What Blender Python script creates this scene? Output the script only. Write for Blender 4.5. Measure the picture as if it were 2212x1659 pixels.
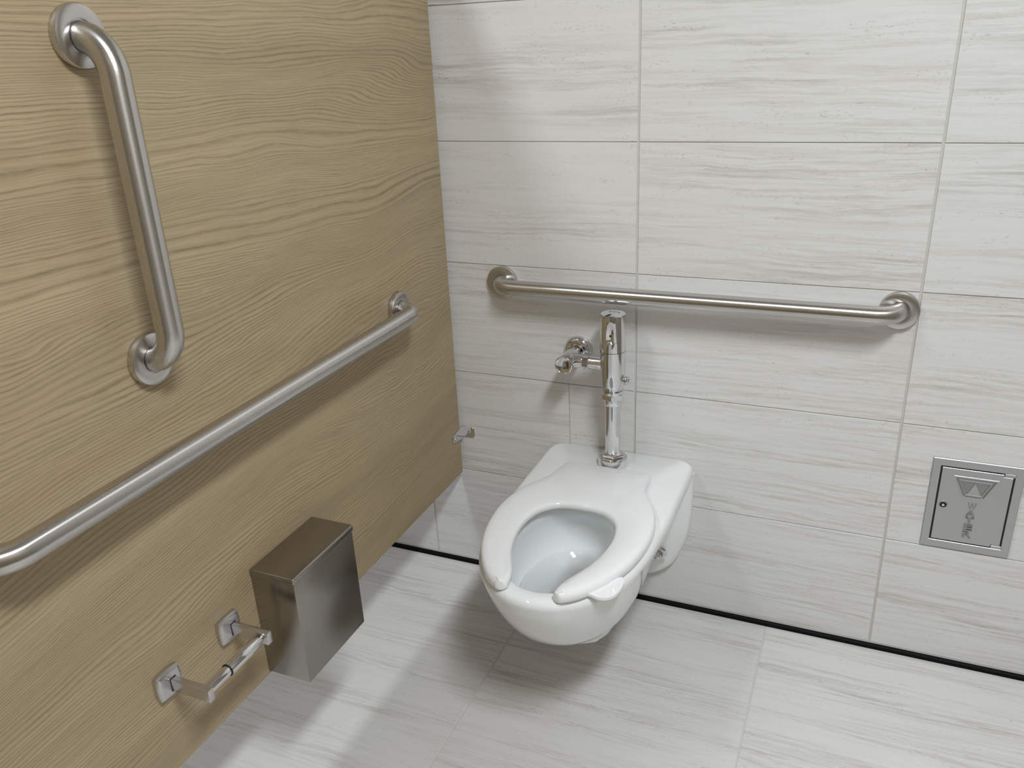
import bpy, bmesh, math, random
from mathutils import Vector, Matrix
random.seed(7)
for o in list(bpy.data.objects): bpy.data.objects.remove(o)
SC = bpy.context.scene
COL = SC.collection
PI = math.pi

# ------------------------------------------------------------------ camera
cam = bpy.data.cameras.new('camera')
cam.sensor_width = 36.0
cam.lens = 1801.16 / 2212 * 36.0
cam.clip_start = 0.02
camo = bpy.data.objects.new('camera', cam)
COL.objects.link(camo)
yaw, pitch, roll = -0.417789, -0.394280, -0.0476794
fwd = Vector((math.sin(yaw)*math.cos(pitch), math.cos(yaw)*math.cos(pitch), math.sin(pitch)))
rt = Vector((math.cos(yaw), -math.sin(yaw), 0))
up = rt.cross(fwd)
r2 = rt*math.cos(roll) + up*math.sin(roll)
u2 = -rt*math.sin(roll) + up*math.cos(roll)
M = Matrix((r2, u2, -fwd)).transposed().to_4x4()
M.translation = Vector((0.50553, -1.90887, 1.47907))
camo.matrix_world = M
SC.camera = camo

# ------------------------------------------------------------------ world, exposure
w = bpy.data.worlds.new('world'); SC.world = w; w.use_nodes = True
w.node_tree.nodes['Background'].inputs[0].default_value = (0.9, 0.95, 1.0, 1)
w.node_tree.nodes['Background'].inputs[1].default_value = 0.05
SC.view_settings.view_transform = 'Standard'
SC.view_settings.look = 'None'
SC.view_settings.exposure = 0.0
SC.view_settings.gamma = 1.0
SC.view_settings.use_curve_mapping = False
SC.cycles.use_light_tree = False; SC.cycles.max_bounces = 6; SC.cycles.diffuse_bounces = 4; SC.cycles.glossy_bounces = 4
LAMP_STALL = 80.0       # emission of the diffuser over this stall
LAMP_NEXT = 30.0        # emission of the diffuser over the next stall
CEIL = 2.90

# ------------------------------------------------------------------ materials
def mat(name):
    m = bpy.data.materials.new(name); m.use_nodes = True
    nt = m.node_tree
    return m, nt, nt.nodes['Principled BSDF']
def simple(name, col, rough=0.5, metal=0.0, **kw):
    m, nt, b = mat(name)
    b.inputs['Base Color'].default_value = (*col, 1)
    b.inputs['Roughness'].default_value = rough
    b.inputs['Metallic'].default_value = metal
    for k, v in kw.items(): b.inputs[k].default_value = v
    return m
class NT:
    def __init__(s, nt): s.nt = nt
    def n(s, typ, **kw):
        x = s.nt.nodes.new(typ)
        for k, v in kw.items(): setattr(x, k, v)
        return x
    def l(s, a, b): s.nt.links.new(a, b)
    def math(s, op, a, b=None, c=None):
        x = s.n('ShaderNodeMath', operation=op)
        for i, v in enumerate((a, b, c)):
            if v is None: continue
            if isinstance(v, (int, float)): x.inputs[i].default_value = v
            else: s.l(v, x.inputs[i])
        return x.outputs[0]
    def noise(s, vec, scale, detail=4, rough=0.5, dist=0.0):
        x = s.n('ShaderNodeTexNoise'); s.l(vec, x.inputs['Vector'])
        x.inputs['Scale'].default_value = scale; x.inputs['Detail'].default_value = detail
        x.inputs['Roughness'].default_value = rough; x.inputs['Distortion'].default_value = dist
        return x.outputs['Fac']
    def ramp(s, fac, stops):
        x = s.n('ShaderNodeValToRGB'); s.l(fac, x.inputs[0])
        e = x.color_ramp.elements
        while len(e) < len(stops): e.new(0.5)
        for i, (p, c) in enumerate(stops):
            e[i].position = p
            e[i].color = (*c, 1) if isinstance(c, tuple) else (c, c, c, 1)
        return x.outputs[0]
    def comb(s, x, y, z):
        c = s.n('ShaderNodeCombineXYZ')
        for i, v in enumerate((x, y, z)):
            if isinstance(v, (int, float)): c.inputs[i].default_value = v
            else: s.l(v, c.inputs[i])
        return c.outputs[0]
    def mix(s, fac, a, b, mode='MIX'):
        x = s.n('ShaderNodeMix', data_type='RGBA', blend_type=mode)
        if isinstance(fac, (int, float)): x.inputs[0].default_value = fac
        else: s.l(fac, x.inputs[0])
        for i, v in ((6, a), (7, b)):
            if isinstance(v, tuple): x.inputs[i].default_value = (*v, 1)
            else: s.l(v, x.inputs[i])
        return x.outputs[2]

def tile_material(name, base, vein, rough, amount):
    m, nt, b = mat(name); g = NT(nt)
    tc = g.n('ShaderNodeTexCoord'); oi = g.n('ShaderNodeObjectInfo')
    sp = g.n('ShaderNodeSeparateXYZ'); g.l(tc.outputs['Object'], sp.inputs[0])
    off = g.math('MULTIPLY', oi.outputs['Random'], 71.0)
    X = sp.outputs[0]; Y = sp.outputs[1]
    # gentle bending of the strata
    wv = g.noise(g.comb(g.math('MULTIPLY', X, 2.2), g.math('MULTIPLY', Y, 7.0), off), 1.0, 3, 0.5)
    wf = g.noise(g.comb(g.math('MULTIPLY', X, 16.0), g.math('MULTIPLY', Y, 40.0), off), 1.0, 3, 0.6)
    Yd = g.math('ADD', Y, g.math('ADD', g.math('MULTIPLY', g.math('SUBTRACT', wv, 0.5), 0.045),
                                 g.math('MULTIPLY', g.math('SUBTRACT', wf, 0.5), 0.006)))
    lam = g.noise(g.comb(g.math('MULTIPLY', X, 4.2), g.math('MULTIPLY', Yd, 120.0), off), 1.0, 4, 0.68)
    band = g.noise(g.comb(g.math('MULTIPLY', X, 1.6), g.math('MULTIPLY', Yd, 17.0), g.math('ADD', off, 9.0)), 1.0, 2, 0.5)
    fine = g.noise(g.comb(g.math('MULTIPLY', X, 30.0), g.math('MULTIPLY', Yd, 330.0), off), 1.0, 2, 0.7)
    lamv = g.ramp(lam, [(0.42, 0.0), (0.76, 1.0)])
    bandv = g.ramp(band, [(0.38, 0.10), (0.70, 1.0)])
    v = g.math('MULTIPLY', lamv, bandv)
    v = g.math('ADD', v, g.math('MULTIPLY', g.math('SUBTRACT', fine, 0.5), g.math('MULTIPLY', bandv, 0.75)))
    # small pits that gather along the strata
    pits = g.noise(g.comb(g.math('MULTIPLY', X, 120.0), g.math('MULTIPLY', Yd, 300.0), off), 1.0, 2, 0.5)
    patch = g.noise(g.comb(g.math('MULTIPLY', X, 9.0), g.math('MULTIPLY', Yd, 36.0), g.math('ADD', off, 4.0)), 1.0, 2, 0.5)
    pv = g.math('MULTIPLY', g.ramp(pits, [(0.60, 0.0), (0.72, 1.0)]), g.ramp(patch, [(0.48, 0.0), (0.64, 1.0)]))
    v = g.math('ADD', g.math('MULTIPLY', v, amount), g.math('MULTIPLY', pv, 0.55))
    v = g.n('ShaderNodeClamp'), v
    g.l(v[1], v[0].inputs[0]); v = v[0].outputs[0]
    warm = g.noise(g.comb(g.math('MULTIPLY', X, 3.0), g.math('MULTIPLY', Yd, 9.0), g.math('ADD', off, 21.0)), 1.0, 0, 0.5)
    vc = g.mix(warm, (vein[0]*0.96, vein[1]*1.0, vein[2]*1.03), (vein[0]*1.04, vein[1]*0.98, vein[2]*0.93))
    g.l(g.mix(v, base, vc), b.inputs['Base Color'])
    b.inputs['Roughness'].default_value = rough
    return m
M_WTILE = tile_material('wall tile stone', (0.76, 0.75, 0.735), (0.45, 0.42, 0.385), 0.36, 1.05)
M_FTILE = tile_material('floor tile stone', (0.70, 0.685, 0.67), (0.43, 0.395, 0.365), 0.30, 1.10)
M_GROUT = simple('grout', (0.62, 0.605, 0.575), 0.9)
M_PAINT = simple('wall paint', (0.27, 0.240, 0.190), 0.5)
M_SIDE = simple('front wall laminate', (0.22, 0.180, 0.130), 0.5)
M_CEIL = simple('ceiling paint', (0.66, 0.66, 0.66), 0.8)

def wood_material():
    m, nt, b = mat('oak laminate'); g = NT(nt)
    tc = g.n('ShaderNodeTexCoord')
    sp = g.n('ShaderNodeSeparateXYZ'); g.l(tc.outputs['Object'], sp.inputs[0])
    U = sp.outputs[1]; V = sp.outputs[2]
    d1 = g.noise(g.comb(g.math('MULTIPLY', U, 0.9), g.math('MULTIPLY', V, 2.6), 3.3), 1.0, 2, 0.45)
    d2 = g.noise(g.comb(g.math('MULTIPLY', U, 4.0), g.math('MULTIPLY', V, 13.0), 1.3), 1.0, 2, 0.5)
    d3 = g.noise(g.comb(g.math('MULTIPLY', U, 26.0), g.math('MULTIPLY', V, 60.0), 5.3), 1.0, 2, 0.5)
    Vd = g.math('ADD', V, g.math('ADD', g.math('MULTIPLY', g.math('SUBTRACT', d1, 0.5), 0.26),
         g.math('ADD', g.math('MULTIPLY', g.math('SUBTRACT', d2, 0.5), 0.024), g.math('MULTIPLY', g.math('SUBTRACT', d3, 0.5), 0.0022))))
    # growth rings
    dens = g.noise(g.comb(0.0, g.math('MULTIPLY', Vd, 7.0), 8.0), 1.0, 1, 0.5)
    ph = g.math('ADD', g.math('MULTIPLY', Vd, 150.0), g.math('MULTIPLY', dens, 22.0))
    saw = g.math('FRACT', ph)
    ring = g.ramp(saw, [(0.0, 0.20), (0.22, 0.0), (0.60, 0.18), (0.84, 1.0), (1.0, 0.20)])
    ra = g.noise(g.comb(g.math('MULTIPLY', U, 1.5), g.math('MULTIPLY', Vd, 18.0), 2.0), 1.0, 3, 0.55)
    ring = g.math('MULTIPLY', ring, g.ramp(ra, [(0.28, 0.30), (0.62, 1.0)]))
    brk = g.noise(g.comb(g.math('MULTIPLY', U, 34.0), g.math('MULTIPLY', Vd, 260.0), 4.0), 1.0, 3, 0.6)
    ring = g.math('MULTIPLY', ring, g.ramp(brk, [(0.30, 0.45), (0.60, 1.0)]))
    streak = g.noise(g.comb(g.math('MULTIPLY', U, 7.0), g.math('MULTIPLY', Vd, 520.0), 0.0), 1.0, 3, 0.6)
    broad = g.noise(g.comb(g.math('MULTIPLY', U, 0.8), g.math('MULTIPLY', Vd, 9.0), 6.0), 1.0, 3, 0.5)
    light = (0.500, 0.392, 0.240); mid = (0.415, 0.322, 0.193); dark = (0.200, 0.148, 0.080)
    c = g.mix(g.ramp(broad, [(0.33, 0.0), (0.68, 1.0)]), light, mid)
    c = g.mix(g.math('MULTIPLY', ring, 0.92), c, dark)
    c = g.mix(g.math('MULTIPLY', g.ramp(streak, [(0.44, 0.0), (0.68, 1.0)]), 0.40), c, dark)
    g.l(c, b.inputs['Base Color'])
    b.inputs['Roughness'].default_value = 0.42
    return m
M_WOOD = wood_material()

def steel_material(name, col, rough, aniso, axis, scale=900.0, var=0.03):
    m, nt, b = mat(name); g = NT(nt)
    tc = g.n('ShaderNodeTexCoord')
    mp = g.n('ShaderNodeMapping'); g.l(tc.outputs['Object'], mp.inputs[0])
    s = [scale]*3; s[axis] = scale/60.0
    mp.inputs['Scale'].default_value = s
    f = g.noise(mp.outputs[0], 1.0, 2, 0.5)
    rr = g.math('ADD', g.math('MULTIPLY', g.math('SUBTRACT', f, 0.5), var), rough)
    g.l(rr, b.inputs['Roughness'])
    b.inputs['Base Color'].default_value = (*col, 1)
    b.inputs['Metallic'].default_value = 1.0
    if aniso > 0.6:
        b.inputs['Anisotropic'].default_value = aniso
        tg = g.n('ShaderNodeTangent', direction_type='UV_MAP'); tg.uv_map = 'UVMap'
        g.l(tg.outputs[0], b.inputs['Tangent'])
    return m
M_STEELX = steel_material('brushed steel x', (0.60, 0.58, 0.56), 0.27, 0.88, 0)
M_STEELY = steel_material('brushed steel y', (0.60, 0.58, 0.56), 0.27, 0.88, 1)
M_STEELZ = steel_material('brushed steel z', (0.60, 0.58, 0.56), 0.27, 0.88, 2)
M_BIN = steel_material('bin steel', (0.36, 0.335, 0.31), 0.24, 0.4, 1, 900.0, 0.02)
M_CAST = steel_material('cast nickel', (0.54, 0.545, 0.555), 0.40, 0.0, 0, 500.0)
M_CASTD = steel_material('unpolished cast nickel', (0.40, 0.40, 0.405), 0.55, 0.0, 0, 500.0)
M_CHROME = simple('chrome', (0.74, 0.74, 0.75), 0.05, 1.0)
M_SATIN = simple('satin chrome', (0.64, 0.63, 0.63), 0.26, 1.0)
M_CHINA = simple('vitreous china', (0.87, 0.885, 0.885), 0.05, 0.0)
M_SEAT = simple('white seat plastic', (0.885, 0.89, 0.895), 0.055, 0.0)
M_BLACK = simple('black rubber', (0.003, 0.003, 0.004), 0.55, 0.0, **{'Specular IOR Level': 0.12})
M_DARK = simple('dark recess', (0.012, 0.012, 0.013), 0.5)
M_EDGE = simple('aluminium edge', (0.72, 0.72, 0.71), 0.35, 0.6)

def water_material():
    m, nt, b = mat('bowl water'); g = NT(nt)
    out = nt.nodes['Material Output']; nt.nodes.remove(b)
    tr = g.n('ShaderNodeBsdfTransparent'); tr.inputs[0].default_value = (0.80, 0.86, 0.87, 1)
    gl = g.n('ShaderNodeBsdfGlossy'); gl.inputs['Roughness'].default_value = 0.02; gl.inputs['Color'].default_value = (1, 1, 1, 1)
    fr = g.n('ShaderNodeFresnel'); fr.inputs[0].default_value = 1.33
    mx = g.n('ShaderNodeMixShader')
    g.l(fr.outputs[0], mx.inputs[0]); g.l(tr.outputs[0], mx.inputs[1]); g.l(gl.outputs[0], mx.inputs[2])
    g.l(mx.outputs[0], out.inputs[0])
    return m
M_WATER = water_material()
def glow(name, strength):
    m, nt, b = mat(name)
    b.inputs['Base Color'].default_value = (0.8, 0.8, 0.8, 1)
    b.inputs['Emission Color'].default_value = (0.895, 0.952, 1.0, 1)
    b.inputs['Emission Strength'].default_value = strength
    return m

# ------------------------------------------------------------------ helpers
def link(name, me, m, parent=None, smooth=None, loc=None):
    o = bpy.data.objects.new(name, me); COL.objects.link(o)
    if m is not None and not me.materials: me.materials.append(m)
    if loc is not None: o.location = loc
    if parent is not None: o.parent = parent
    if smooth is not None:
        bm = bmesh.new(); bm.from_mesh(me)
        for f in bm.faces: f.smooth = True
        for e in bm.edges:
            if len(e.link_faces) == 2 and e.calc_face_angle(0) > math.radians(smooth): e.smooth = False
        bm.to_mesh(me); bm.free()
    return o
def finish(name, bm, m, parent=None, smooth=None, loc=None):
    bmesh.ops.recalc_face_normals(bm, faces=bm.faces)
    me = bpy.data.meshes.new(name); bm.to_mesh(me); bm.free()
    return link(name, me, m, parent, smooth, loc)
def thing(name, label, cat, loc=(0, 0, 0), group=None):
    o = bpy.data.objects.new(name, None); COL.objects.link(o)
    o.location = loc; o.empty_display_size = 0.05
    tag(o, label, cat, group); return o
def tag(o, label, cat, group=None):
    o['label'] = label; o['category'] = cat
    if group: o['group'] = group
def struct(o): o['kind'] = 'structure'; return o
def bm_box(x0, x1, y0, y1, z0, z1, bev=0.0, seg=2, bm=None):
    bm = bm or bmesh.new()
    vs = [bm.verts.new((x, y, z)) for z in (z0, z1) for y in (y0, y1) for x in (x0, x1)]
    for f in ((0,2,3,1),(4,5,7,6),(0,1,5,4),(2,6,7,3),(0,4,6,2),(1,3,7,5)): bm.faces.new([vs[i] for i in f])
    if bev: bmesh.ops.bevel(bm, geom=list({e for v in vs for e in v.link_edges}), offset=bev, segments=seg, affect='EDGES', profile=0.5)
    return bm
def loft(rings, bm=None, closed=True, cap0=True, cap1=True):
    bm = bm or bmesh.new()
    R = [[bm.verts.new(p) for p in r] for r in rings]
    n = len(R[0])
    for a, b in zip(R, R[1:]):
        for i in range(n if closed else n-1):
            j = (i+1) % n
            bm.faces.new((a[i], a[j], b[j], b[i]))
    if cap0: bm.faces.new(R[0])
    if cap1: bm.faces.new(R[-1])
    return bm
def frame_of(d):
    d = Vector(d).normalized()
    a = Vector((0, 0, 1)) if abs(d.z) < 0.9 else Vector((1, 0, 0))
    u = d.cross(a).normalized(); v = d.cross(u).normalized()
    return d, u, v
def lathe(profile, origin, axis=(0, 0, 1), n=40, bm=None, cap0=True, cap1=True):
    """profile: list of (radius, distance along axis)"""
    d, u, v = frame_of(axis); o = Vector(origin)
    rings = [[o + d*h + (u*math.cos(2*PI*i/n) + v*math.sin(2*PI*i/n))*max(r, 1e-5) for i in range(n)] for r, h in profile]
    return loft(rings, bm, True, cap0, cap1)
def hexa(r, h0, h1, origin, axis, bm=None, ch=0.0015, turn=0.0):
    d, u, v = frame_of(axis); o = Vector(origin)
    def ring(rr, h): return [o + d*h + (u*math.cos(turn+PI/3*i) + v*math.sin(turn+PI/3*i))*rr for i in range(6)]
    return loft([ring(r-ch, h0), ring(r, h0+ch), ring(r, h1-ch), ring(r-ch, h1)], bm)
def sweep(pts, r, n=24, bm=None):
    """tube along pts with a UV whose u runs along the tube (used as brushing tangent)"""
    bm = bm or bmesh.new(); uvl = bm.loops.layers.uv.new('UVMap')
    pts = [Vector(p) for p in pts]; rings = []; L = [0.0]
    for a, b in zip(pts, pts[1:]): L.append(L[-1] + (b-a).length)
    t0 = (pts[1]-pts[0]).normalized(); _, u, v = frame_of(t0)
    for i, p in enumerate(pts):
        t = (pts[min(i+1, len(pts)-1)] - pts[max(i-1, 0)]).normalized()
        u = (u - t*u.dot(t)).normalized(); v = t.cross(u)
        rings.append([bm.verts.new(p + (u*math.cos(2*PI*k/n) + v*math.sin(2*PI*k/n))*r) for k in range(n)])
    for i in range(len(rings)-1):
        for k in range(n):
            k2 = (k+1) % n
            f = bm.faces.new((rings[i][k], rings[i][k2], rings[i+1][k2], rings[i+1][k]))
            for lp, uv in zip(f.loops, ((L[i], k/n), (L[i], (k+1)/n), (L[i+1], (k+1)/n), (L[i+1], k/n))): lp[uvl].uv = uv
    bm.faces.new(rings[0]); bm.faces.new(rings[-1])
    return bm
def catmull(P, m):
    P = [Vector(p) for p in P]; out = []
    for i in range(len(P)-1):
        p0 = P[max(i-1, 0)]; p1 = P[i]; p2 = P[i+1]; p3 = P[min(i+2, len(P)-1)]
        for k in range(m):
            t = k/m
            out.append(0.5*((2*p1) + (p2-p0)*t + (2*p0-5*p1+4*p2-p3)*t*t + (3*p1-p0-3*p2+p3)*t**3))
    out.append(P[-1]); return out

# ------------------------------------------------------------------ room shell
XP = -0.503                      # face of the stall partition
H = 0.3080; TW = 0.6206; Z4 = 0.3223
floor = struct(finish('floor', bm_box(-1.45, 1.75, -2.6, 0.012, -0.06, -0.0015), M_GROUT))
wall_back = struct(finish('wall_back', bm_box(-1.45, 1.75, 0.0032, 0.10, -0.06, CEIL), M_GROUT))
struct(finish('ceiling', bm_box(-1.45, 1.75, -2.6, 0.10, CEIL, CEIL+0.05), M_CEIL))
struct(finish('wall_right', bm_box(1.75, 1.82, -2.6, 0.10, -0.06, CEIL), M_PAINT))
struct(finish('wall_left', bm_box(-1.52, -1.45, -2.6, 0.10, -0.06, CEIL), M_PAINT))
struct(finish('wall_front', bm_box(-1.52, 1.82, -2.67, -2.6, -0.06, CEIL), M_SIDE))

tile_cache = {}
def tile(parent, m, cx, cy, wd, ht, wall, name='tile'):
    key = (round(wd, 4), round(ht, 4), m.name)
    if key not in tile_cache:
        bm = bm_box(-wd/2, wd/2, -ht/2, ht/2, -0.009, 0.0, 0.0007, 1)
        bmesh.ops.recalc_face_normals(bm, faces=bm.faces)
        me = bpy.data.meshes.new('tile'); bm.to_mesh(me); bm.free(); me.materials.append(m)
        tile_cache[key] = me
    o = bpy.data.objects.new(name, tile_cache[key]); COL.objects.link(o)
    if wall:
        o.rotation_euler = (PI/2, 0, 0); o.location = (cx, random.uniform(-0.0004, 0.0004), cy)
    else:
        o.location = (cx, cy, random.uniform(-0.0003, 0.0))
    o.parent = parent
GV, GH, HAIR = 0.0052, 0.0018, 0.0009
xs = [-1.45, -0.6172, 0.0, TW, 2*TW, 1.75]
rows = [0.0155, Z4] + [Z4 + H*k for k in range(1, 9)]
rows = [z for z in rows if z < CEIL] + [CEIL]
for ri in range(len(rows)-1):
    z0, z1 = rows[ri], rows[ri+1]
    cuts = [(x, GV) for x in xs]
    if ri == 1: cuts += [(-0.1785, HAIR)]
    cuts.sort()
    for (xa, ga), (xb, gb) in zip(cuts, cuts[1:]):
        a = xa + ga/2; b = xb - gb/2
        if b - a < 0.02: continue
        c0 = z0 + (GH/2 if ri else 0); c1 = z1 - GH/2
        tile(wall_back, M_WTILE, (a+b)/2, (c0+c1)/2, b-a, c1-c0, True)
fx = [-1.45, -0.2570-2*0.6206, -0.2570-0.6206, -0.2570, 0.3680, 0.3680+0.6206, 1.75]
fx = sorted(x for x in fx if x >= -1.45)
fy = [0.0] + [-0.3095*k for k in range(1, 9)] + [-2.6]
for (xa, xb) in zip(fx, fx[1:]):
    for (ya, yb) in zip(fy, fy[1:]):
        if xb-xa < 0.03: continue
        tile(floor, M_FTILE, (xa+xb)/2, (ya+yb)/2, xb-xa-0.0036, ya-yb-0.0018, False)
# black cove bead with a thin metal edge along the foot of the tiled wall
prof = [(0.0028, 0.0002), (-0.0098, 0.0002), (-0.0103, 0.003), (-0.0097, 0.006), (-0.0080, 0.0090), (-0.0050, 0.0112), (-0.0015, 0.0122), (0.0028, 0.0124)]
bb = struct(finish('baseboard_back', loft([[(x, y, z) for y, z in prof] for x in (-1.449, 1.749)]), M_BLACK, None, 50))
finish('metal_edge', bm_box(-1.449, 1.749, -0.0022, 0.0028, 0.0128, 0.0150), M_EDGE, bb)

# ceiling lights
def ceiling_light(x, y, strength, label):
    t = thing('ceiling_light', label, 'light', (x, y, CEIL))
    sx, sy, f = 0.14, 0.42, 0.02
    bm = bmesh.new()
    for a in ((-sx-f, sx+f, -sy-f, -sy), (-sx-f, sx+f, sy, sy+f), (-sx-f, -sx, -sy, sy), (sx, sx+f, -sy, sy)):
        bm_box(a[0], a[1], a[2], a[3], -0.012, 0.0, bm=bm)
    finish('frame', bm, M_CEIL, t)
    d_ = finish('diffuser', bm_box(-sx, sx, -sy, sy, -0.006, -0.0005), glow('diffuser glow', strength), t)
    d_.data.materials.append(M_CEIL)
    for p_ in d_.data.polygons:
        if p_.normal.z > -0.5: p_.material_index = 1      # only the underside gives light
ceiling_light(1.00, -1.78, LAMP_STALL, 'long white ceiling light above the wall-hung toilet stall')
ceiling_light(-1.00, -1.60, LAMP_NEXT, 'long white ceiling light beyond the wooden partition')

# ------------------------------------------------------------------ stall partition and its bracket
pan = thing('partition_panel', 'light oak laminate stall partition panel with horizontal grain', 'partition', (XP-0.010, -1.1, 0.322))
def pp(bm, name, m, sm=None): return finish(name, bm, m, pan, sm, (0, 0, 0))
bm = bm_box(-0.0100, 0.0100, -1.20, 1.0830, 0.0, 1.46, 0.0008, 1)
pp(bm, 'panel_board', M_WOOD)

br = thing('wall_bracket', 'small chrome bracket joining the partition panel to the tiled wall', 'bracket', (XP, 0, 0.447))
bm = bmesh.new()
wf = [(0.0015, -0.0165), (0.030, -0.0165), (0.036, -0.0150), (0.0385, -0.010), (0.0385, 0.010), (0.036, 0.0150), (0.030, 0.0165), (0.0015, 0.0165)]
loft([[(x, y, z) for x, z in wf] for y in (-0.0008, -0.0042)], bm)
bmesh.ops.bevel(bm, geom=[e for e in bm.edges], offset=0.0006, segments=1, affect='EDGES')
finish('wall_flange', bm, M_CHROME, br, 30)
bm = bmesh.new()
pf = [(-0.001, 0.0165), (-0.001, -0.0185), (-0.016, -0.0205), (-0.064, -0.0120), (-0.066, -0.010), (-0.0635, 0.0090), (-0.061, 0.0110), (-0.018, 0.0165)]
loft([[(x, y, z) for y, z in pf] for x in (0.0004, 0.0040)], bm)
bmesh.ops.bevel(bm, geom=[e for e in bm.edges], offset=0.0006, segments=1, affect='EDGES')
finish('panel_flange', bm, M_CHROME, br, 30)
scr = [(0.0001, 0.0), (0.0052, 0.0), (0.0050, 0.0010), (0.0036, 0.0024), (0.0001, 0.0030)]
finish('screw', lathe(scr, (0.0240, -0.0042, 0.001), (0, -1, 0), 16), M_CHROME, br, 40)
finish('screw', lathe(scr, (0.0040, -0.0530, -0.0045), (1, 0, 0), 16), M_CHROME, br, 40)

# ------------------------------------------------------------------ grab bars
BR, STAND, BEND, FR = 0.0203, 0.057, 0.052, 0.0415
def grab_bar(label, origin, along, out, length, m):
    """origin: centre of the first flange on its wall"""
    o = Vector(origin); a = Vector(along); n = Vector(out)
    t = thing('grab_bar', label, 'grab bar', origin, 'stainless grab bars')
    pts = [n*0.004, n*(STAND-BEND)]
    for k in range(1, 15):
        th = PI/2*k/14
        pts.append(n*(STAND-BEND) + n*BEND*math.sin(th) + a*BEND*(1-math.cos(th)))
    m_ = 24
    for k in range(1, m_): pts.append(n*STAND + a*(BEND + (length-2*BEND)*k/m_))
    for k in range(0, 15):
        th = PI/2*k/14
        pts.append(n*(STAND-BEND) + n*BEND*math.cos(th) + a*(length-BEND + BEND*math.sin(th)))
    pts.append(a*length + n*0.004)
    finish('bar', sweep(pts, BR, 32), m, t, 60)
    fp = [(FR-0.001, 0.0004), (FR, 0.0025), (FR, 0.0105), (FR-0.0012, 0.0128), (FR-0.004, 0.0140), (FR-0.010, 0.0146), (BR+0.0030, 0.0150), (BR+0.0016, 0.0146), (BR+0.0012, 0.012)]
    for q in (Vector((0, 0, 0)), a*length):
        f = finish('flange', lathe(fp, q, n, 56, None, True, True), M_STEELFL, t, 35)
        s = a.cross(n)
        finish('set_screw', lathe([(0.0001, 0.0), (0.0022, 0.0), (0.0020, 0.0006), (0.0001, 0.0007)], q + n*0.0065 + s*(FR-0.0002), s, 10), M_DARK, f)
    return t
M_STEELFL = steel_material('brushed flange', (0.62, 0.60, 0.58), 0.27, 0.5, 2, 900.0, 0.01)
grab_bar('short upright brushed steel grab bar high on the wooden partition', (XP, -1.022, 1.0440), (0, 0, 1), (1, 0, 0), 0.4610, M_STEELZ)
grab_bar('long brushed steel grab bar running level along the wooden partition', (XP, -0.2860, 0.8985), (0, -1, 0), (1, 0, 0), 1.0900, M_STEELY)
grab_bar('brushed steel grab bar on the tiled wall above the toilet flush valve', (-0.3520, 0, 0.8975), (1, 0, 0), (0, -1, 0), 0.9350, M_STEELX)

# ------------------------------------------------------------------ sanitary bin
bn = thing('sanitary_bin', 'stainless steel sanitary disposal box mounted on the wooden partition', 'bin', (XP, -0.803, 0.330))
HW = 0.0985
bm = bm_box(0.0006, 0.0995, -HW, HW, 0.0, 0.232, 0.0012, 2)
finish('body', bm, M_BIN, bn, 40)
bm = bm_box(0.0006, 0.1025, -HW-0.0025, HW+0.0025, 0.2300, 0.2435, 0.0035, 3)
finish('lid', bm, M_BIN, bn, 50)

# ------------------------------------------------------------------ paper holder
th_ = thing('paper_holder', 'empty chrome toilet paper holder below the long grab bar', 'paper holder', (XP, -1.058, 0.5025))
def plate(cy):
    h = 0.0262; rings = []
    def outline(s, bulge, x):
        pts = []
        for side in range(4):
            for k in range(8):
                u = -1 + 2*k/8.0
                b = s + bulge*(1-u*u)
                q = [(u*s, -b), (b, u*s), (-u*s, b), (-b, -u*s)][side]
                pts.append((x, cy+q[0], q[1]))
        return pts
    rings = [outline(h-0.0026, 0.0022, 0.0005), outline(h-0.0026, 0.0024, 0.0085), outline(h-0.0042, 0.0022, 0.0118), outline(h-0.0075, 0.0018, 0.0132), outline(0.016, 0.001, 0.0136)]
    return loft(rings)
for cy, ey in ((0.0735, 0.0785), (-0.0770, -0.0725)):
    p_ = finish('mounting_plate', plate(cy), M_SATIN, th_, 12)
    bm = bm_box(0.0134, 0.0950, ey-0.0060, ey+0.0060, -0.0160, 0.0085, 0.0008, 2)
    a_ = finish('arm', bm, M_SATIN, th_, 30)
    finish('collar', bm_box(0.0130, 0.0142, ey-0.0066, ey+0.0066, -0.0167, 0.0092), M_DARK, a_)
ro = finish('roller', lathe([(0.0094, -0.0670), (0.0098, -0.0660), (0.0098, -0.012)], (0.0800, 0, -0.0030), (0, 1, 0), 32), M_CHROME, th_, 40)
finish('sleeve', lathe([(0.0108, -0.0160), (0.0115, -0.0150), (0.0115, 0.0700), (0.0100, 0.0725)], (0.0800, 0, -0.0030), (0, 1, 0), 32), M_CHROME, ro, 40)
finish('ring', lathe([(0.0100, -0.0172), (0.0117, -0.0170), (0.0117, -0.0152), (0.0100, -0.0150)], (0.0800, 0, -0.0030), (0, 1, 0), 32), M_DARK, ro, 40)

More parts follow.
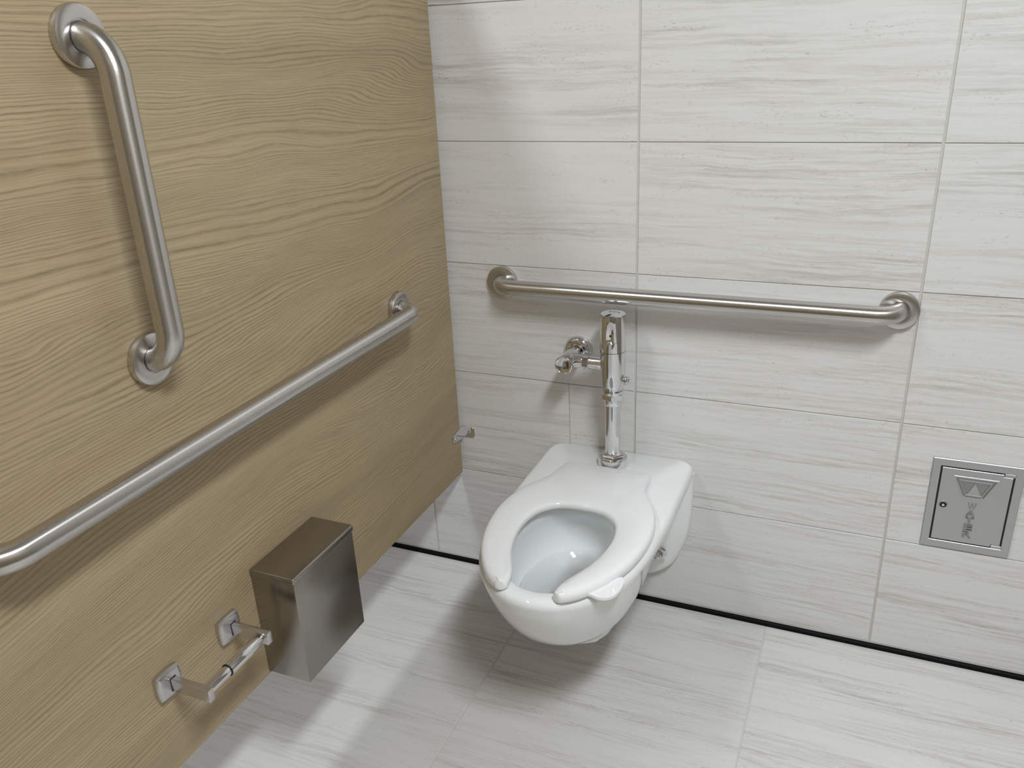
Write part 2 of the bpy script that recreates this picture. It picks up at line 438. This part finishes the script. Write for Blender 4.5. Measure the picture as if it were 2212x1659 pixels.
# ------------------------------------------------------------------ toilet
TX = -0.0340
to = thing('toilet', 'white wall-hung toilet with open-front seat', 'toilet', (TX, 0, 0))
ZR = 0.4565
N = 168
CY = -0.36
def polar(fn, z):
    return [(x, y, z) for x, y in fn]
ANG = [2*PI*i/N for i in range(N)]
def d_outline(ib, jf, rc=0.030):
    """deck and rim from above: straight sides to the wall, half ellipse in front;
    ib is the inset at the deck sides, jf the inset at the rounded front"""
    pts = []
    for a in ANG:
        dx, dy = math.cos(a), math.sin(a)
        lo, hi = 0.0, 1.0
        yw = -0.40
        def inside(r):
            x = abs(dx*r); y = CY + dy*r
            t = min(1.0, max(0.0, (-0.26 - y)/0.22)); t = t*t*(3-2*t)
            ins = ib*(1-t) + jf*t
            hw = (0.1955 - 0.0075*t) - ins; fr = 0.280 - jf; yb = -0.0006 - ib*0.25
            if y > yb or x > hw: return False
            if y < yw: return (x/hw)**2.12 + ((yw-y)/fr)**2.12 < 1
            if x > hw-rc and y > yb-rc: return (x-(hw-rc))**2 + (y-(yb-rc))**2 < rc*rc
            return True
        for _ in range(40):
            m_ = (lo+hi)/2
            if inside(m_): lo = m_
            else: hi = m_
        pts.append((dx*lo, CY+dy*lo))
    return pts
def egg(w_, yf, yb, yw, pf=2.1, pb=2.1):
    pts = []
    for a in ANG:
        dx, dy = math.cos(a), math.sin(a)
        lo, hi = 0.0, 1.0
        cy = min(max(CY, yf+0.02), yb-0.02)
        def inside(r):
            x = abs(dx*r)/w_; y = CY + dy*r
            if y < yw: return x**pf + ((yw-y)/(yw-yf))**pf < 1
            return x**pb + ((y-yw)/(yb-yw))**pb < 1
        for _ in range(40):
            m_ = (lo+hi)/2
            if inside(m_): lo = m_
            else: hi = m_
        pts.append((dx*lo, CY+dy*lo))
    return pts
rings = []
# outside of the bowl, bottom to top: half width, front, back, widest line
OUT = [(0.243, 0.020, -0.450, -0.330, -0.39), (0.244, 0.050, -0.486, -0.290, -0.395), (0.249, 0.082, -0.522, -0.255, -0.40),
       (0.259, 0.106, -0.550, -0.225, -0.40), (0.276, 0.127, -0.578, -0.200, -0.40), (0.301, 0.1445, -0.606, -0.182, -0.40),
       (0.332, 0.1585, -0.630, -0.174, -0.40), (0.365, 0.1695, -0.6505, -0.170, -0.40), (0.396, 0.1775, -0.6655, -0.170, -0.40), (0.4150, 0.1812, -0.6728, -0.170, -0.40)]
for z, w_, yf, yb, yw in OUT: rings.append(polar(egg(w_, yf, yb, yw), z))
for ib, jf, dz in ((0.0040, 0.0062, -0.0365), (0.0010, 0.0057, -0.0340), (0.0, 0.0045, -0.0295), (0.0, 0.0016, -0.0175), (0.0012, 0.0014, -0.0110), (0.0045, 0.0045, -0.0052), (0.0095, 0.0095, -0.0015), (0.0160, 0.0160, 0.0)):
    rings.append(polar(d_outline(ib, jf), ZR+dz))
INN = [(ZR, 0.1290, -0.6440, -0.272, -0.44), (0.4530, 0.1235, -0.6385, -0.278, -0.44), (0.4480, 0.1200, -0.6350, -0.282, -0.44), (0.4250, 0.1190, -0.6340, -0.283, -0.44),
       (0.4180, 0.1205, -0.6350, -0.280, -0.44), (0.390, 0.1220, -0.6290, -0.268, -0.44), (0.350, 0.1190, -0.6150, -0.268, -0.44),
       (0.320, 0.1100, -0.5950, -0.275, -0.43), (0.290, 0.0930, -0.5600, -0.285, -0.42), (0.270, 0.0680, -0.5150, -0.297, -0.41),
       (0.258, 0.0420, -0.4650, -0.310, -0.39), (0.254, 0.0150, -0.4000, -0.330, -0.37)]
for z, w_, yf, yb, yw in INN: rings.append(polar(egg(w_, yf, yb, yw), z))
finish('bowl', loft(rings), M_CHINA, to, 62)
# flange against the wall and the trapway between
half = [(0.0, 0.092), (0.045, 0.0935), (0.087, 0.101), (0.122, 0.120), (0.150, 0.150), (0.172, 0.200), (0.187, 0.255), (0.1930, 0.330), (0.1945, 0.425)]
hp = [tuple(v) for v in catmull([(a, b, 0) for a, b in half], 5)]
out2 = [(-x, z) for x, z, _ in reversed(hp)] + [(x, z) for x, z, _ in hp[1:]]
def fl(s, y): return [(x*(1-s/0.19), y, 0.26 + (z-0.26)*(1-s/0.17) if z < 0.40 else z) for x, z in out2]
finish('wall_flange', loft([fl(0.0, -0.0006), fl(0.0, -0.016), fl(0.003, -0.022), fl(0.010, -0.0265), fl(0.024, -0.0310), fl(0.045, -0.0400), fl(0.075, -0.0620), fl(0.100, -0.1000), fl(0.115, -0.1600)]), M_CHINA, to, 50)
tr = []
for y, hw, zb, zt in ((-0.010, 0.120, 0.115, 0.36), (-0.060, 0.100, 0.117, 0.37), (-0.130, 0.090, 0.119, 0.38), (-0.200, 0.086, 0.122, 0.34), (-0.250, 0.085, 0.124, 0.25), (-0.300, 0.083, 0.126, 0.226), (-0.360, 0.076, 0.132, 0.222), (-0.400, 0.064, 0.144, 0.222), (-0.432, 0.042, 0.164, 0.224), (-0.450, 0.015, 0.190, 0.226)):
    zc = (zb+zt)/2; hz = (zt-zb)/2
    ring = []
    for k in range(40):
        a = 2*PI*k/40; c, s = math.cos(a), math.sin(a)
        ring.append((hw*math.copysign(abs(c)**0.75, c), y, zc + hz*math.copysign(abs(s)**0.75, s)))
    tr.append(ring)
finish('trapway', loft(tr), M_CHINA, to, 50)
# water in the bowl
finish('water', loft([polar(egg(0.1110, -0.5960, -0.2735, -0.43), 0.3200)], cap1=False), M_WATER, to)
for s in (-1, 1):
    b_ = finish('bolt_cap', lathe([(0.0215, 0.0), (0.0215, 0.0025), (0.0180, 0.0045), (0.0165, 0.0050)], (s*0.118, -0.0465, 0.193), (0, -1, 0), 28), M_CHROME, to, 40)
    finish('nut', hexa(0.0125, 0.0045, 0.0170, (s*0.118, -0.0465, 0.193), (0, -1, 0)), M_CHROME, b_)
    finish('stud', lathe([(0.0060, 0.0), (0.0060, 0.0245), (0.0040, 0.0260)], (s*0.118, -0.0465, 0.193), (0, -1, 0), 16), M_CHROME, b_, 40)

# open-front seat: paired outer and inner contour points of one half
SO = [(0.0, -0.1160), (0.035, -0.1160), (0.070, -0.1165), (0.098, -0.1180), (0.1085, -0.1245), (0.1120, -0.1400), (0.1145, -0.1750), (0.1230, -0.2130), (0.1420, -0.2500), (0.1640, -0.2900),
      (0.1810, -0.3400), (0.1885, -0.3950), (0.1865, -0.4500), (0.1760, -0.5100), (0.1570, -0.5650), (0.1330, -0.6110), (0.1090, -0.6440), (0.0890, -0.6630), (0.0760, -0.6710)]
SI = [(0.0, -0.3300), (0.012, -0.3302), (0.024, -0.3310), (0.034, -0.3325), (0.044, -0.3350), (0.052, -0.3380), (0.060, -0.3425), (0.069, -0.3490), (0.078, -0.3580), (0.0870, -0.3700),
      (0.0960, -0.3900), (0.1025, -0.4200), (0.1040, -0.4550), (0.0990, -0.5000), (0.0890, -0.5400), (0.0735, -0.5780), (0.0595, -0.6080), (0.0510, -0.6350), (0.0490, -0.6560)]
SO = [(x*0.966 if y < -0.2 else x, -0.1175+(y+0.116)*0.983) for x, y in SO]; SI = [(x, -0.1175+(y+0.116)*0.987) for x, y in SI]
so = catmull([(x, y, 0) for x, y in SO], 6); si = catmull([(x, y, 0) for x, y in SI], 6)
# round the tip
eo, ei = so[-1], si[-1]
mid = (eo+ei)/2; rad = (eo-ei).length/2
nrm = Vector((-(eo-ei).y, (eo-ei).x, 0)).normalized()
if nrm.y > 0: nrm = -nrm
tips = []
for k in range(1, 7):
    a = PI/2*k/6.5
    tips.append((mid + (eo-mid)*math.cos(a) + nrm*rad*0.55*math.sin(a), mid + (ei-mid)*math.cos(a) + nrm*rad*0.55*math.sin(a)))
pairs = list(zip(so, si)) + tips
ZS = ZR + 0.0045; TH = 0.0215
def section(O, I, sgn, hs=1.0):
    fo = min(1.0, max(0.0, (-0.12 - O.y)/0.10)); fo = 0.42 + 0.58*fo*fo*(3-2*fo)
    O = Vector((O.x*sgn, O.y, 0)); I = Vector((I.x*sgn, I.y, 0))
    L = (I-O).length; d = (I-O)/max(L, 1e-6)
    k = min(1.0, L/0.05)
    e1, e2 = min(0.0018, 0.1*L), min(0.0065, 0.22*L)
    pr = [(e1, 0.0), (0.0, e1), (0.0, TH*0.48), (e1*0.7, TH*0.66), (e2*0.65, TH*0.86), (e2*1.4, TH*0.965), (0.27*L, TH*1.02), (0.45*L, TH*1.03), (0.64*L, TH*0.97), (0.80*L, TH*0.87),
          (L-e2*1.4, TH*0.78), (L-e2*0.65, TH*0.70), (L-e1*0.7, TH*0.55), (L, TH*0.40), (L, e1), (L-e1, 0.0)]
    return [(O + d*u) + Vector((0, 0, ZS + z*hs*(fo + (1-fo)*min(1.0, 2.2*u/max(L, 1e-6))))) for u, z in pr]
nt_ = len(tips)
hsf = [1.0]*(len(pairs)-nt_) + [1.0 - 0.22*((k+1)/nt_)**2.5 for k in range(nt_)]
PH = list(zip(pairs, hsf))
rings = [section(q[0], q[1], -1, h_) for q, h_ in reversed(PH[1:])] + [section(q[0], q[1], 1, h_) for q, h_ in PH]
seat = finish('seat', loft(rings), M_SEAT, to, 48)
tabp = catmull([(0.1180, -0.6290, 0), (0.1330, -0.6330, 0), (0.1500, -0.6285, 0), (0.1625, -0.6140, 0), (0.1680, -0.5920, 0), (0.1680, -0.5700, 0), (0.1600, -0.5530, 0)], 5)
base_ = [Vector((0.150, -0.560, 0)), Vector((0.128, -0.600, 0)), Vector((0.110, -0.628, 0))]
rg = tabp + base_
bm = loft([[(p.x, p.y, ZS+0.0020) for p in rg], [(p.x, p.y, ZS+0.0060) for p in rg], [(0.99*p.x+0.0013, 0.99*p.y-0.0058, ZS+0.0078) for p in rg]])
finish('lift_tab', bm, M_SEAT, seat, 40)
for s in (-1, 1):
    for y in (-0.35, -0.60):
        xx = 0.150 if y > -0.5 else 0.105
        finish('bumper', lathe([(0.008, 0.0), (0.0085, 0.002), (0.0075, 0.0050)], (s*xx, y, ZR-0.0002), (0, 0, 1), 14), M_SEAT, seat, 40)

# ------------------------------------------------------------------ flush valve
VX, VY = -0.0355, -0.0785
fv = thing('flush_valve', 'chrome sensor flush valve standing on the back of the toilet', 'flush valve', (VX, VY, ZR))
def vz(z): return z - ZR
def lz(name, prof, m=M_CHROME, parent=fv, sm=35, n=48): return finish(name, lathe([(r, vz(z)) for r, z in prof], (0, 0, 0), (0, 0, 1), n), m, parent, sm)
sn = lz('spud_flange', [(0.0362, ZR+0.0004), (0.0372, 0.4590), (0.0372, 0.4755), (0.0362, 0.4795), (0.0300, 0.4815)])
finish('spud_nut', hexa(0.0295, vz(0.4800), vz(0.4890), (0, 0, 0), (0, 0, 1), None, 0.002, 0.35), M_CHROME, fv, 20)
lz('tailpiece', [(0.0228, 0.4870), (0.0228, 0.4915), (0.0200, 0.4925), (0.0188, 0.4940), (0.0188, 0.6300)])
lz('coupling_collar', [(0.0205, 0.6250), (0.0212, 0.6260), (0.0212, 0.6400)])
finish('coupling_nut', hexa(0.0282, vz(0.6400), vz(0.6570), (0, 0, 0), (0, 0, 1), None, 0.002, 0.15), M_CHROME, fv, 20)
lz('neck', [(0.0255, 0.6560), (0.0262, 0.6580), (0.0262, 0.6640), (0.0215, 0.6650), (0.0215, 0.6690), (0.0252, 0.6700), (0.0252, 0.6770)])
body = lz('body', [(0.0262, 0.6750), (0.0290, 0.6770), (0.0298, 0.6800), (0.0310, 0.7100), (0.0314, 0.7680)], n=64)
lz('seam', [(0.0308, 0.7678), (0.0308, 0.7690)], M_DARK, body)
# cap with a scooped channel towards the user that holds the sensor eye
n = 72; rings = []
ca = math.atan2(-1.0, 0.05)
def caprow(z, r, depth):
    out = []
    for i in range(n):
        a = 2*PI*i/n
        d = (a - ca + PI) % (2*PI) - PI
        u = d/0.30
        k = depth*max(0.0, 1-u*u)**1.0 if abs(u) < 1 else 0.0
        out.append((math.cos(a)*(r-k), math.sin(a)*(r-k), vz(z)))
    return out
for z, r, dp in ((0.7692, 0.0314, 0), (0.7800, 0.0313, 0), (0.7925, 0.0312, 0.0), (0.7950, 0.0312, 0.0025), (0.7985, 0.0311, 0.0058), (0.803, 0.0311, 0.0062), (0.815, 0.0309, 0.0046), (0.828, 0.0307, 0.0026), (0.840, 0.0306, 0.0008), (0.845, 0.0305, 0.0), (0.8585, 0.0302, 0), (0.8603, 0.0298, 0), (0.8610, 0.0288, 0)):
    rings.append(caprow(z, r, dp))
cap = finish('cap', loft(rings), M_CHROME, fv, 30)
finish('sensor_eye', lathe([(0.0001, 0.0), (0.0030, 0.0), (0.0028, 0.0004), (0.0001, 0.0005)], (0.0012, -0.0264, vz(0.8130)), (0, -1, 0.16), 20), M_DARK, cap, 40)
finish('indicator_light', lathe([(0.0001, 0.0), (0.0026, 0.0), (0.0022, 0.0008), (0.0001, 0.0010)], (0.0012, -0.0300, vz(0.8425)), (0, -1, 0.05), 14), M_EDGE, cap, 40)
# marks on the top of the cap: slot and the double-headed turn arrow
bm = bmesh.new()
ang = -1.95
c_, s_ = math.cos(ang), math.sin(ang)
for (r0, r1, wd) in ((0.0085, 0.0280, 0.0036),):
    q = [(r0, -wd), (r1, -wd), (r1, wd), (r0, wd)]
    loft([[(c_*x - s_*y, s_*x + c_*y, vz(z)) for x, y in q] for z in (0.8606, 0.8613)], bm)
finish('top_slot', bm, M_DARK, cap)
bm = bmesh.new()
def arc(r0, r1, a0, a1, k=14):
    for i in range(k):
        t0 = a0+(a1-a0)*i/k; t1 = a0+(a1-a0)*(i+1)/k
        loft([[(r0*math.cos(t0), r0*math.sin(t0), vz(z)), (r1*math.cos(t0), r1*math.sin(t0), vz(z)), (r1*math.cos(t1), r1*math.sin(t1), vz(z)), (r0*math.cos(t1), r0*math.sin(t1), vz(z))] for z in (0.8606, 0.86125)], bm)
def head(r, a, sgn):
    t = Vector((-math.sin(a), math.cos(a), 0))*sgn; e = Vector((math.cos(a), math.sin(a), 0)); c = e*r
    P = [c + t*0.0050, c + e*0.0024, c - e*0.0024]
    loft([[(p.x, p.y, vz(z)) for p in P] for z in (0.8606, 0.86125)], bm)
arc(0.0150, 0.0160, 0.75, 2.20); head(0.0155, 0.75, -1); head(0.0155, 2.20, 1)
arc(0.0070, 0.0084, 1.10, 1.95, 6)
finish('turn_arrow', bm, M_DARK, cap)
# override button on the right of the body
ov = finish('override_button', lathe([(0.0085, 0.0), (0.0085, 0.0090), (0.0105, 0.0095), (0.0110, 0.0105), (0.0110, 0.0150), (0.0100, 0.0160), (0.0062, 0.0162)], (0.0250, -0.0060, vz(0.6955)), (0.985, -0.17, 0), 28), M_CHROME, fv, 35)
finish('plunger', lathe([(0.0052, 0.0150), (0.0052, 0.0215), (0.0045, 0.0225)], (0.0250, -0.0060, vz(0.6955)), (0.985, -0.17, 0), 20), M_CHROME, ov, 35)
# control stop to the wall
SX, SZ = -0.1485 - VX, 0.7310
def ly(name, prof, m=M_CHROME, parent=fv, n_=40, sm=35): return finish(name, lathe(prof, (SX, -VY, vz(SZ)), (0, -1, 0), n_), m, parent, sm)
es = ly('escutcheon', [(0.0365, 0.0006), (0.0372, 0.0030), (0.0362, 0.0095), (0.0325, 0.0150), (0.0265, 0.0175), (0.0235, 0.0178), (0.0230, 0.0120)])
st = ly('control_stop', [(0.0200, 0.004), (0.0200, 0.0190), (0.0182, 0.0200), (0.0182, 0.0340), (0.0198, 0.0400), (0.0205, 0.0600), (0.0212, 0.1050)])
ly('stop_cap', [(0.0214, 0.1040), (0.0226, 0.1052), (0.0228, 0.1180), (0.0222, 0.1205), (0.0206, 0.1215), (0.0196, 0.1205), (0.0192, 0.1180), (0.0140, 0.1168), (0.0060, 0.1163), (0.0002, 0.1162)], M_CHROME, st)
o0 = (SX, 0.0, vz(SZ))
finish('branch', lathe([(0.0195, 0.006), (0.0180, 0.0200), (0.0168, 0.0300), (0.0168, 0.0420)], o0, (1, 0, 0), 32), M_CHROME, st, 35)
finish('union_nut', hexa(0.0225, 0.0390, 0.0540, o0, (1, 0, 0), None, 0.0018, 0.26), M_CHROME, st, 20)
finish('supply_tube', lathe([(0.0166, 0.053), (0.0166, 0.0760), (0.0178, 0.0770), (0.0178, 0.0900)], o0, (1, 0, 0), 32), M_CHROME, st, 35)

# ------------------------------------------------------------------ water access door
wd = thing('access_door', 'small grey metal wall access door marked WATER right of the toilet', 'access door', (0.7880, 0, 0.4435))
FW, FHH = 0.0915, 0.1155
bm = bmesh.new()
dw, dh = 0.0735, 0.0965
def rectring(hw, hh, y): return [(-hw, y, -hh), (hw, y, -hh), (hw, y, hh), (-hw, y, hh)]
loft([rectring(FW, FHH, -0.0006), rectring(FW, FHH, -0.0040), rectring(FW-0.0012, FHH-0.0012, -0.0052), rectring(dw+0.0012, dh+0.0012, -0.0052), rectring(dw+0.0004, dh+0.0004, -0.0044), rectring(dw+0.0004, dh+0.0004, -0.0006)], bm, True, False, False)
finish('frame', bm, M_CAST, wd)
finish('recess', bm_box(-dw-0.0002, dw+0.0002, -0.0012, -0.0007, -dh-0.0002, dh+0.0002), M_DARK, wd)
# leaf with notched hinge corners on the right
lw, lh = dw-0.0030, dh-0.0026
nx, nz = 0.0185, 0.0060
pl = [(-lw, -lh), (lw-nx, -lh), (lw-nx, -lh+nz), (lw, -lh+nz), (lw, lh-nz), (lw-nx, lh-nz), (lw-nx, lh), (-lw, lh)]
bm = loft([[(x, -0.0014, z) for x, z in pl], [(x, -0.0046, z) for x, z in pl], [(x*0.993, -0.0052, z*0.993) for x, z in pl]])
leaf = finish('door_leaf', bm, M_CAST, wd)
for s in (-1, 1):
    finish('hinge_block', bm_box(lw-nx+0.0012, dw+0.0004, -0.0052, -0.0008, min(s*(lh-nz+0.0012), s*dh), max(s*(lh-nz+0.0012), s*dh), 0.0004, 1), M_CAST, wd)
lk = finish('lock', lathe([(0.0098, 0.0), (0.0098, 0.0004), (0.0092, 0.0012), (0.0078, 0.0012), (0.0072, 0.0002)], (-0.0570, -0.0050, -0.0015), (0, -1, 0), 24, None, True, True), M_CAST, leaf, 40)
finish('key_recess', lathe([(0.0070, 0.0), (0.0070, 0.0005)], (-0.0570, -0.0050, -0.0015), (0, -1, 0), 20), M_DARK, lk)
finish('key_pin', hexa(0.0034, 0.0, 0.0032, (-0.0570, -0.0050, -0.0015), (0, -1, 0), None, 0.0005), M_CHROME, lk)
# emblem: trapezoid ridge with an upright triangle
def ridge(poly, wdt, y0, y1, bm):
    k = len(poly); c = Vector((sum(p[0] for p in poly)/k, sum(p[1] for p in poly)/k))
    P = [Vector(p) for p in poly]
    def inset(d):
        res = []
        for i in range(k):
            a, b, e = P[i-1], P[i], P[(i+1) % k]
            n1 = Vector((-(b-a).y, (b-a).x)).normalized(); n2 = Vector((-(e-b).y, (e-b).x)).normalized()
            if n1.dot(c-b) < 0: n1 = -n1
            if n2.dot(c-b) < 0: n2 = -n2
            m_ = (n1+n2).normalized(); res.append(b + m_*(d/max(0.3, m_.dot(n1))))
        return res
    A, B, C_, D = P, inset(wdt*0.25), inset(wdt*0.75), inset(wdt)
    R = [[(p.x, y, p.y) for p in q] for q, y in ((A, y0), (B, y1), (C_, y1), (D, y0))]
    loft(R, bm, True, False, False)
bm = bmesh.new()
tz = [(-0.0455, 0.0775), (0.0455, 0.0775), (0.0215, 0.0245), (-0.0215, 0.0245)]
ridge(tz, 0.0040, -0.0050, -0.0078, bm)
tz2 = [(-0.0335, 0.0690), (0.0335, 0.0690), (0.0165, 0.0305), (-0.0165, 0.0305)]
ridge(tz2, 0.0030, -0.0050, -0.0074, bm)
loft([[(x, y, z) for x, z in ((-0.0145, 0.0315), (0.0145, 0.0315), (0.0, 0.0640))] for y in (-0.0050, -0.0070)], bm)
em = finish('emblem', bm, M_CAST, leaf)
finish('emblem_ground', loft([[(x*0.98, y, 0.051+(z-0.051)*0.98) for x, z in tz] for y in (-0.0050, -0.00535)]), M_CASTD, em)
def letter(ch, cx, cz, hw, hh, parent):
    cu = bpy.data.curves.new('letter', 'FONT'); cu.body = ch; cu.size = 1.0; cu.extrude = 0.05; cu.align_x = 'LEFT'; cu.resolution_u = 3
    cu.offset = 0.03
    tmp = bpy.data.objects.new('tmp', cu); COL.objects.link(tmp)
    bpy.context.view_layer.update()
    me = bpy.data.meshes.new_from_object(tmp.evaluated_get(bpy.context.evaluated_depsgraph_get()))
    bpy.data.objects.remove(tmp)
    X = [v.co.x for v in me.vertices]; Y = [v.co.y for v in me.vertices]
    x0, x1, y0, y1 = min(X), max(X), min(Y), max(Y)
    for v in me.vertices:
        lx = (v.co.x-x0)/(x1-x0)*2-1; ly_ = (v.co.y-y0)/(y1-y0)*2-1; d = v.co.z
        v.co = (cx + lx*hw, -0.0062 - d*0.030, cz + ly_*hh)
    me.materials.clear()
    bm = bmesh.new(); bm.from_mesh(me); bmesh.ops.recalc_face_normals(bm, faces=bm.faces); bm.to_mesh(me); bm.free()
    return link('letter', me, M_CASTD, parent)
for i, ch in enumerate('WATER'):
    letter(ch, 0.0010, 0.0040 - i*0.0187, 0.0088, 0.0080, leaf)
